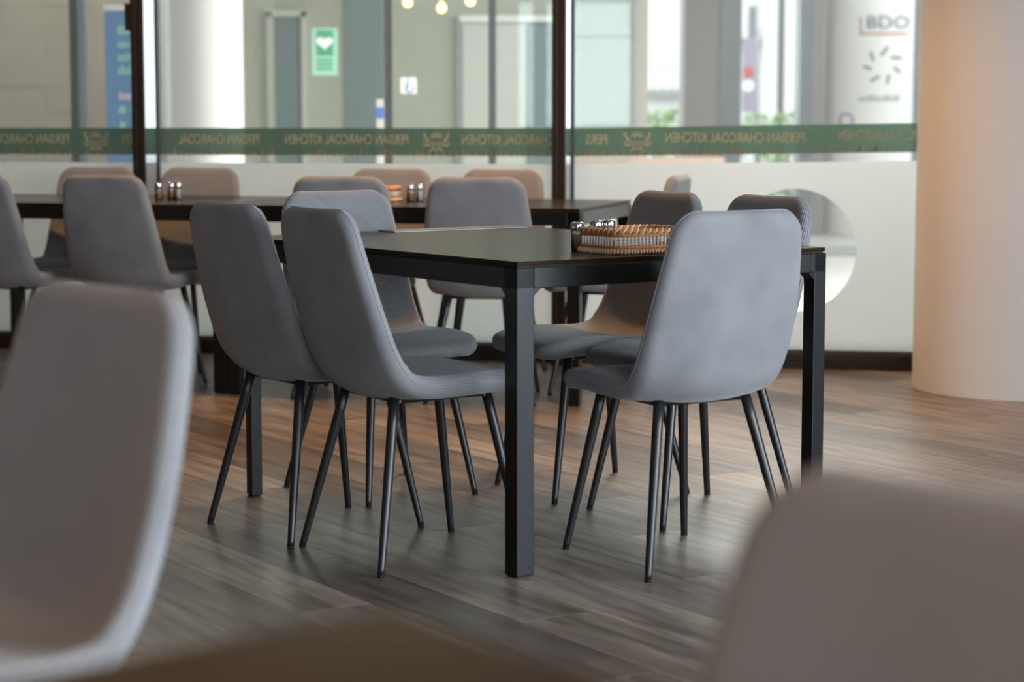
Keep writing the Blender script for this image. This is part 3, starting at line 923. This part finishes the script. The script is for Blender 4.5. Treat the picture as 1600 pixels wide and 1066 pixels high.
# lobby doors on the back wall (children of structures)
d1 = struct(empty('door_1', (0, 0, 0)), 'open lobby doorway with pale frame')
px_box('door_leaf', 428, 470, 26, 190, 17.44, 0.06, M['blue_panel'], d1, True)
px_box('door_frame', 470, 480, 18, 190, 17.40, 0.10, M['door_white'], d1, True)
px_box('door_frame', 416, 428, 18, 190, 17.40, 0.10, M['lobby_wall'], d1, True)
px_box('door_head', 416, 480, 16, 26, 17.40, 0.10, M['door_white'], d1)
d2 = struct(empty('door_2', (0, 0, 0)), 'white lobby door')
px_box('door_leaf', 722, 822, 34, 190, 17.44, 0.06, M['door_white'], d2, True)
px_box('side_light', 824, 888, 36, 190, 17.44, 0.06, M['blue_panel'], d2, True)
px_box('door_head', 718, 890, 24, 34, 17.38, 0.12, M['white_paint'], d2)
px_box('door_frame', 714, 721, 24, 190, 17.40, 0.10, M['frame_grey'], d2, True)
w4 = struct(empty('window_4', (0, 0, 0)), 'tinted lobby panel between the dark posts')
px_box('tinted_panel', 538, 600, -30, 190, 17.46, 0.04, M['blue_panel'], w4, True)
w5 = struct(empty('window_5', (0, 0, 0)), 'grey panelled wall right of the mullion')
px_box('wall_panel', 896, 990, 58, 190, 17.44, 0.06, M['grey_panel'], w5, True)
px_box('wall_panel', 896, 990, -40, 56, 17.45, 0.05, M['grey_panel'], w5)
px_box('corner_post', 991, 998, -40, 190, 17.40, 0.10, M['frame_grey'], w5, True)
# glass screen of the lobby with dark posts
gs = thing('glass_screen', 'tinted glass lobby screen with two dark upright posts', 'glass screen', at(690, 330, 13.2) * 1)
gs.location = (0, 13.2, 0)
def rel(px, py, Y): return at(px, py, Y)
for px in (606, 769):
    a = at(px - 6, 0, 13.2); b = at(px + 6, 0, 13.2)
    MB().box(a.x, b.x, 0, 0.06, -0.02, 3.4).build('post', M['dark_post'], gs)
xs_ = [at(px, 0, 13.2).x for px in (392, 599, 613, 763, 775, 985)]
for k in range(3):
    MB().box(xs_[2 * k], xs_[2 * k + 1], 0.025, 0.033, 0.05, 3.3).build('pane', M['lobby_glass'], gs)
MB().box(xs_[0], xs_[5], 0.0, 0.06, -0.02, 0.06).build('sill', M['dark_post'], gs)

# green first aid sign
a = at(486, 44, 13.15); b = at(527, 118, 13.15)
sw, sh = b.x - a.x, a.z - b.z
sg = thing('first_aid_sign', 'green wall sign with white heart, seen through the window', 'sign', ((a.x + b.x) / 2, 13.19, b.z))
MB().box(-sw / 2, sw / 2, -0.006, 0.0, 0, sh, 0.002).build('board', M['sign_pale'], sg)
MB().box(-sw * 0.30, sw * 0.34, -0.009, -0.006, sh * 0.42, sh * 0.96).build('green_field', M['sign_green'], sg)
hp = []
for k in range(40):
    t = 2 * math.pi * k / 40
    hx_ = 16 * math.sin(t) ** 3; hz_ = 13 * math.cos(t) - 5 * math.cos(2 * t) - 2 * math.cos(3 * t) - math.cos(4 * t)
    hp.append((hx_ / 32 * sw * 0.66, sh * 0.70 + hz_ / 32 * sh * 0.30))
MB().prism(hp, -0.012, -0.009, 'y').build('heart', M['sign_white'], sg)
for zz in (0.12, 0.21, 0.30):
    MB().box(-sw * 0.30, sw * 0.30, -0.0075, -0.006, sh * zz, sh * (zz + 0.05)).build('text_line', M['sign_green'], sg)
# accessibility sticker
a = at(625, 121, 13.15); b = at(650, 146, 13.15)
st = thing('access_sticker', 'small white square sticker with blue figure on the lobby glass', 'sticker', ((a.x + b.x) / 2, 13.222, b.z))
sw, sh = b.x - a.x, a.z - b.z
MB().box(-sw / 2, sw / 2, -0.002, 0.0, 0, sh).build('paper', M['sign_white'], st)
fig = MB()
fig.lathe([(0, 0), (0, 0)], 0, 0, 3) if False else None
ring = [(sw * 0.06 + sw * 0.24 * math.cos(R(t)), sh * 0.34 + sh * 0.24 * math.sin(R(t))) for t in range(130, 400, 15)]
for p0, p1 in zip(ring[:-1], ring[1:]):
    d = Vector(p1) - Vector(p0); n = Vector((-d.y, d.x)).normalized() * 0.005
    fig.prism([tuple(Vector(p0) - n), tuple(Vector(p1) - n), tuple(Vector(p1) + n), tuple(Vector(p0) + n)], -0.004, -0.002, 'y')
fig.prism([(-sw * 0.06, sh * 0.38), (sw * 0.04, sh * 0.38), (0.0, sh * 0.74), (-sw * 0.1, sh * 0.74)], -0.004, -0.002, 'y')
fig.prism([(-sw * 0.08, sh * 0.78), (sw * 0.02, sh * 0.78), (sw * 0.02, sh * 0.92), (-sw * 0.08, sh * 0.92)], -0.004, -0.002, 'y')
fig.build('wheelchair_figure', M['blue_print'], st)
# small post with blue label in front of the screen post
a = at(588, 155, 12.9); b = at(599, 190, 12.9)
sp_ = thing('hand_gel_stand', 'slim pale stand with a blue label before the dark post', 'stand', ((a.x + b.x) / 2, 12.9, -0.02))
hw_ = (b.x - a.x) / 2; zt_ = a.z + 0.02
MB().box(-hw_, hw_, -0.02, 0.02, 0.0, zt_, 0.004).build('stand_body', M['door_white'], sp_)
MB().box(-hw_ - 0.001, hw_ + 0.001, -0.022, 0.022, zt_ - 0.12, zt_ - 0.05).build('blue_label', M['blue_print'], sp_)
MB().box(-0.13, 0.13, -0.10, 0.10, 0, 0.012, 0.003).build('base_plate', M['frame_grey'], sp_)
# pendants
for k, (px, py) in enumerate(((637, 4), (690, 13), (735, 2))):
    c = at(px, py, 15.2)
    pl = thing('pendant_lamp', ('left', 'lowest', 'right')[k] + ' one of three small glowing pendant bulbs beyond the glass', 'lamp', c, 0, 'lobby pendant bulbs')
    MB().lathe([(0.0, -0.034), (0.018, -0.030), (0.032, -0.012), (0.034, 0.004), (0.026, 0.024), (0.012, 0.036), (0.012, 0.05)], 0, 0, 16).build('bulb', M['bulb'], pl)
    MB().lathe([(0.013, 0.05), (0.016, 0.055), (0.016, 0.09), (0.004, 0.10)], 0, 0, 12).build('socket', M['dark_post'], pl)
    MB().tube([(0, 0, 0.10), (0, 0, 3.45 - c.z)], 0.003, 6).build('cord', M['dark_post'], pl)

# white round column outside on the left
a = at(262, 200, 12.4); b = at(381, 200, 12.4)
tag(MB().lathe([((b.x - a.x) / 2, -0.02), ((b.x - a.x) / 2, 0.0), ((b.x - a.x) / 2, 1.6), ((b.x - a.x) / 2, 3.45)], 0, 0, 48).build('lobby_column', M['white_paint'], None, ((a.x + b.x) / 2, 12.4, 0)),
    'plain white round column outside, right of the left mullion', 'column')
# dark post on the left
a = at(107, 0, 12.6); b = at(119, 0, 12.6)
dp_ = thing('steel_post', 'dark steel post with blue grey flank behind the left pane', 'post', (a.x, 12.6, -0.02))
MB().box(0, b.x - a.x, 0, 0.08, 0, 3.47).build('dark_face', M['dark_post'], dp_)
MB().box(b.x - a.x, b.x - a.x + 0.045, 0.01, 0.07, 0, 3.47).build('blue_flank', M['blue_steel'], dp_)
# pull-up banner
a = at(163, 8, 12.9); b = at(215, 8, 12.9)
bw_ = b.x - a.x; bh_ = a.z + 0.02
bn_ = thing('pull_up_banner', 'blue pull up banner with pale green lettering behind the left pane', 'banner', ((a.x + b.x) / 2, 12.9, -0.02))
MB().box(-bw_ / 2, bw_ / 2, 0, 0.004, 0.08, bh_ - 0.03).build('sheet', M['banner_blue'], bn_)
MB().box(-bw_ / 2 - 0.005, bw_ / 2 + 0.005, -0.012, 0.016, bh_ - 0.035, bh_, 0.004).build('top_rail', M['white_paint'], bn_)
MB().box(-bw_ / 2 - 0.01, bw_ / 2 + 0.01, -0.08, 0.08, 0, 0.08, 0.008).build('cassette', M['frame_grey'], bn_)
MB().tube([(0, 0.03, 0.05), (0, 0.02, bh_ - 0.02)], 0.008, 8).build('support_pole', M['frame_grey'], bn_)
def zpx(py): return at(190, py, 12.9).z + 0.02
for k, (py0, py1, m_, x0f) in enumerate(((40, 54, 'banner_text', -0.12), (62, 75, 'banner_text', -0.12), (82, 96, 'banner_text', -0.12), (102, 117, 'banner_text', -0.12), (142, 156, 'banner_pink', -0.12))):
    mb = MB(); x = x0f * bw_; zb, zt2 = zpx(py1), zpx(py0); rr = random.Random(k + 5)
    while x < bw_ * 0.44:
        wl = rr.uniform(0.014, 0.024); hh = rr.choice([0.7, 0.8, 1.0])
        mb.box(x, x + wl, -0.0015, 0.0, zb, zb + (zt2 - zb) * hh); x += wl + 0.006
    mb.build('lettering', M[m_], bn_)
for cxf, py0, py1 in ((-0.02, 165, 178), (0.36, 165, 178), (-0.02, 190, 200), (0.36, 190, 200)):
    mb = MB(); cz = (zpx(py0) + zpx(py1)) / 2; rr_ = (zpx(py0) - zpx(py1)) / 2
    mb.prism([(cxf * bw_ + rr_ * math.cos(R(t)), cz + rr_ * math.sin(R(t))) for t in range(0, 360, 24)], -0.0015, 0.0, 'y')
    mb.build('round_icon', M['banner_text'], bn_)
a = at(161, 243, 12.85); b = at(172, 254, 12.85)

# ---- street side, right pane
tag(px_box('low_wall', 900, 1132, 246, 300, 15.2, 0.25, M['pink_brick'], None, True), 'low pinkish wall outside, showing under the green band', 'wall')
# grey pillars of the arcade
p1 = thing('arcade_pillar', 'wide grey pillar outside with a dark blue corner strip', 'pillar', (0, 20.0, -0.02))
a = at(1070, 0, 20); b = at(1131, 0, 20); c = at(1160, 0, 20)
MB().box(a.x, b.x, 0, 0.6, 0, 3.47).build('pillar_face', M['pillar_dark'], p1)
MB().box(b.x, c.x, 0.02, 0.6, 0, 3.47).build('corner_strip', M['pillar_blue'], p1)
d = at(1126, 0, 20).x
MB().box(d, d + 0.03, -0.02, 0.0, 0, 3.47).build('downpipe', M['pillar_blue'], p1)
p2 = thing('arcade_pillar', 'narrow grey pillar outside, left of the white logo column', 'pillar', (0, 20.2, -0.02))
a = at(1251, 0, 20.2); b = at(1272, 0, 20.2); c = at(1290, 0, 20.2)
MB().box(a.x, b.x, 0, 0.4, 0, 3.47).build('pillar_face', M['pillar_blue'], p2)
MB().box(b.x, c.x, 0.02, 0.4, 0, 3.47).build('corner_strip', M['pillar_dark'], p2)
# white column with printed logos
LY = 20.6
a = at(1286, 100, LY); b = at(1474, 100, LY)
LR = (b.x - a.x) / 2; LX = (a.x + b.x) / 2
lc = thing('logo_column', 'white round column outside with printed company logos', 'column', (LX, LY, 0))
MB().lathe([(LR, -0.02), (LR, 0.0), (LR, 1.5), (LR, 3.45)], 0, 0, 64).build('column_shaft', M['white_paint'], lc)
def on_col(px, py):
    """photo point -> (arc position, height) on the near side of the column"""
    r = ray(px, py); o = Vector((0, 0, CAM_H))
    ax, ay = r.x, r.y; bx, by = o.x - LX, o.y - LY
    A = ax * ax + ay * ay; B = 2 * (ax * bx + ay * by); C = bx * bx + by * by - LR * LR
    D = max(0.0, B * B - 4 * A * C); t = (-B - math.sqrt(D)) / (2 * A); p = o + r * t
    return math.atan2(p.x - LX, -(p.y - LY)), p.z
def wrap(th, z, k=0.004):
    return ((LR + k) * math.sin(th), -(LR + k) * math.cos(th), z)
def col_quad(mb, pts):
    """thin printed patch through photo points"""
    vs = []
    for p in pts: vs.append(wrap(*on_col(*p)))
    mb.add(vs, [tuple(range(len(vs)))])
def col_stroke(mb, x0, y0, x1, y1, wd, n=3):
    for k in range(n):
        ax_, ay_ = x0 + (x1 - x0) * k / n, y0 + (y1 - y0) * k / n
        bx_, by_ = x0 + (x1 - x0) * (k + 1) / n, y0 + (y1 - y0) * (k + 1) / n
        l = math.hypot(x1 - x0, y1 - y0); nx, ny = -(y1 - y0) / l * wd / 2, (x1 - x0) / l * wd / 2
        col_quad(mb, [(ax_ - nx, ay_ - ny), (bx_ - nx, by_ - ny), (bx_ + nx, by_ + ny), (ax_ + nx, ay_ + ny)])
mb = MB()
for s_ in ((1384, 72, 1390, 84.5),): pass
cxs, cys = 1379.5, 101.5
for (x0, y0, x1, y1) in ((1376, 87, 1388, 73), (1392, 90, 1409, 90.5), (1397, 105, 1406, 114), (1389, 117, 1386, 131), (1374, 119, 1360, 127), (1362, 108, 1349, 104), (1365, 95.5, 1360.5, 81)):
    col_stroke(mb, x0, y0, x1, y1, 3.6)
mb.build('starburst_logo', M['navy'], lc)
me = text_mesh('BDO', 1.0)
xs = [v.co.x for v in me.vertices]; ys = [v.co.y for v in me.vertices]
x0, x1, y0, y1 = min(xs), max(xs), min(ys), max(ys)
bm = bmesh.new(); bm.from_mesh(me)
bmesh.ops.subdivide_edges(bm, edges=[e for e in bm.edges if e.calc_length() > 0.2], cuts=3)
for v in bm.verts:
    v.co = wrap(*on_col(1356 + (v.co.x - x0) / (x1 - x0) * 64, 44.5 - (v.co.y - y0) / (y1 - y0) * 20), 0.022)
bm.to_mesh(me); bm.free()
me.materials.clear(); me.materials.append(M['grey_print'])
link('lettering', me, lc)
mb = MB(); col_stroke(mb, 1345, 26, 1345, 53, 2.6, 2); col_stroke(mb, 1344, 53, 1420, 52.5, 3.0, 8)
mb.build('logo_bracket', M['red_print'], lc)
mb = MB(); rr = random.Random(2); x = 1342
while x < 1402:
    wl = rr.uniform(4, 8); h_ = rr.choice([6, 7, 9.5])
    col_quad(mb, [(x, 158), (x + wl, 158), (x + wl, 158 - h_), (x, 158 - h_)]); x += wl + 1.6
mb.build('caption', M['soft_print'], lc)
mb = MB()
for k in range(24):
    t0, t1 = 2 * math.pi * k / 24, 2 * math.pi * (k + 1) / 24
    col_quad(mb, [(1322.5 + r_ * math.cos(t), 188 + r_ * math.sin(t)) for r_, t in ((12, t0), (12, t1), (8.6, t1), (8.6, t0))])
mb.build('ring_logo', M['purple_print'], lc)
tag(px_box('reflection_box', 1443, 1484, -40, 190, 18.6, 0.4, M['blue_steel'], None, True), 'solid box standing in for the blue grey pier right of the logo column', 'reflection')  # solid box in place of a grey-blue reflection beside the column

# pale building across the street
by_ = 36.0
bd = thing('street_building', 'bright white building across the street seen between the pillars', 'building', (0, by_, -0.05))
a = at(960, 0, by_).x; b = at(1700, 0, by_).x
MB().box(a, b, 0, 3, 0, 9.0).build('wall', M['white_paint'], bd)
def bwin(x0, x1, y0, y1, nb=3):
    p = at(x0, y0, by_); q = at(x1, y1, by_); zo = 0.05
    f = MB().box(p.x, q.x, -0.06, 0.0, q.z + zo, p.z + zo).build('window', M['blue_steel'], bd)
    for k in range(nb + 1):
        xx = p.x + (q.x - p.x) * k / nb
        MB().box(xx - 0.07, xx + 0.07, -0.12, -0.06, q.z + zo, p.z + zo).build('glazing_bar', M['white_paint'], f)
    MB().box(p.x - 0.1, q.x + 0.1, -0.25, 0.0, q.z + zo - 0.12, q.z + zo).build('window_sill', M['frame_grey'], f)
bwin(1014, 1070, 66, 140, 4)
bwin(1162, 1188, 10, 60, 1)
for px in (1190, 1222):
    p = at(px, 0, by_); q = at(px + 20, 0, by_)
    MB().box(p.x, q.x, -0.5, 0, 0, 9).build('pilaster', M['white_paint'], bd)
p = at(1206, 0, by_ - 0.3); q = at(1222, 0, by_)
MB().box(p.x, q.x, -0.1, 0, 0, 9).build('recess_strip', M['frame_grey'], bd)
ss = thing('street_sign', 'mauve street banner with pink and white spots beyond the pillars', 'sign', (0, 30.0, -0.05))
p = at(1161, 62, 30); q = at(1183, 176, 30)
MB().box(p.x, q.x, 0, 0.03, q.z + 0.05, p.z + 0.05).build('banner_cloth', M['mauve'], ss)
MB().tube([(q.x, 0.02, 0), (q.x, 0.02, p.z + 0.2)], 0.03, 8).build('pole', M['frame_grey'], ss)
for (px, py, r_, m_, nm) in ((1169, 113, 0.075, 'red_print', 'pink_spot'), (1169, 134, 0.085, 'sign_white', 'white_spot')):
    c = at(px, py, 29.99)
    MB().prism([(c.x + r_ * math.cos(R(t)), c.z + 0.05 + r_ * math.sin(R(t))) for t in range(0, 360, 20)], -0.02, 0.0, 'y').build(nm, M[m_], ss)
# clipped shrubs at the kerb
def shrub(px, py, Y, rad, label):
    c = at(px, py, Y); rr = random.Random(int(px))
    r = thing('shrub', label, 'shrub', (c.x, Y, -0.05), 0, 'shrubs at the kerb')
    top = c.z + 0.05; mb = MB()
    for k in range(420):
        th = rr.uniform(0, 2 * math.pi); zz = rr.random(); rad_ = rad * math.sqrt(max(0.02, 1 - (abs(zz - 0.45) / 0.56) ** 2)) * rr.uniform(0.75, 1.0)
        x, y, z = rad_ * math.cos(th), rad_ * math.sin(th) * 0.8, zz * top
        l = rr.uniform(0.07, 0.12); a_ = rr.uniform(0, 6.28); d1 = Vector((math.cos(a_), math.sin(a_), rr.uniform(-0.3, 0.8))).normalized() * l
        n_ = Vector((rr.uniform(-1, 1), rr.uniform(-1, 1), rr.uniform(-1, 1))).normalized() * l * 0.35
        o_ = Vector((x, y, z)); mb.add([o_, o_ + d1 * 0.5 + n_, o_ + d1, o_ + d1 * 0.5 - n_], [(0, 1, 2, 3)])
    tag(mb.build('foliage', M['leaf'], r), kind='stuff')
    MB().tube([(0, 0, 0), (0, 0, top * 0.6)], 0.03, 8).build('stem', M['pillar_dark'], r)
shrub(1024, 176, 27, 0.30, 'small green shrub left between grey panel and wide pillar')
shrub(1058, 173, 27.5, 0.32, 'small green shrub right beside the wide pillar')
shrub(1185, 180, 27, 0.34, 'left green shrub between the two grey pillars')
shrub(1232, 178, 27.5, 0.36, 'right green shrub between the two grey pillars')
# kerb strip across the arcade, seen through the round clear window
tag(MB().box(at(1120, 0, 17.4).x, at(1480, 0, 17.4).x, 17.0, 17.9, -0.02, 0.012).build('kerb', M['asphalt']), 'dark kerb strip on the pale paving, seen through the round clear spot', 'kerb')
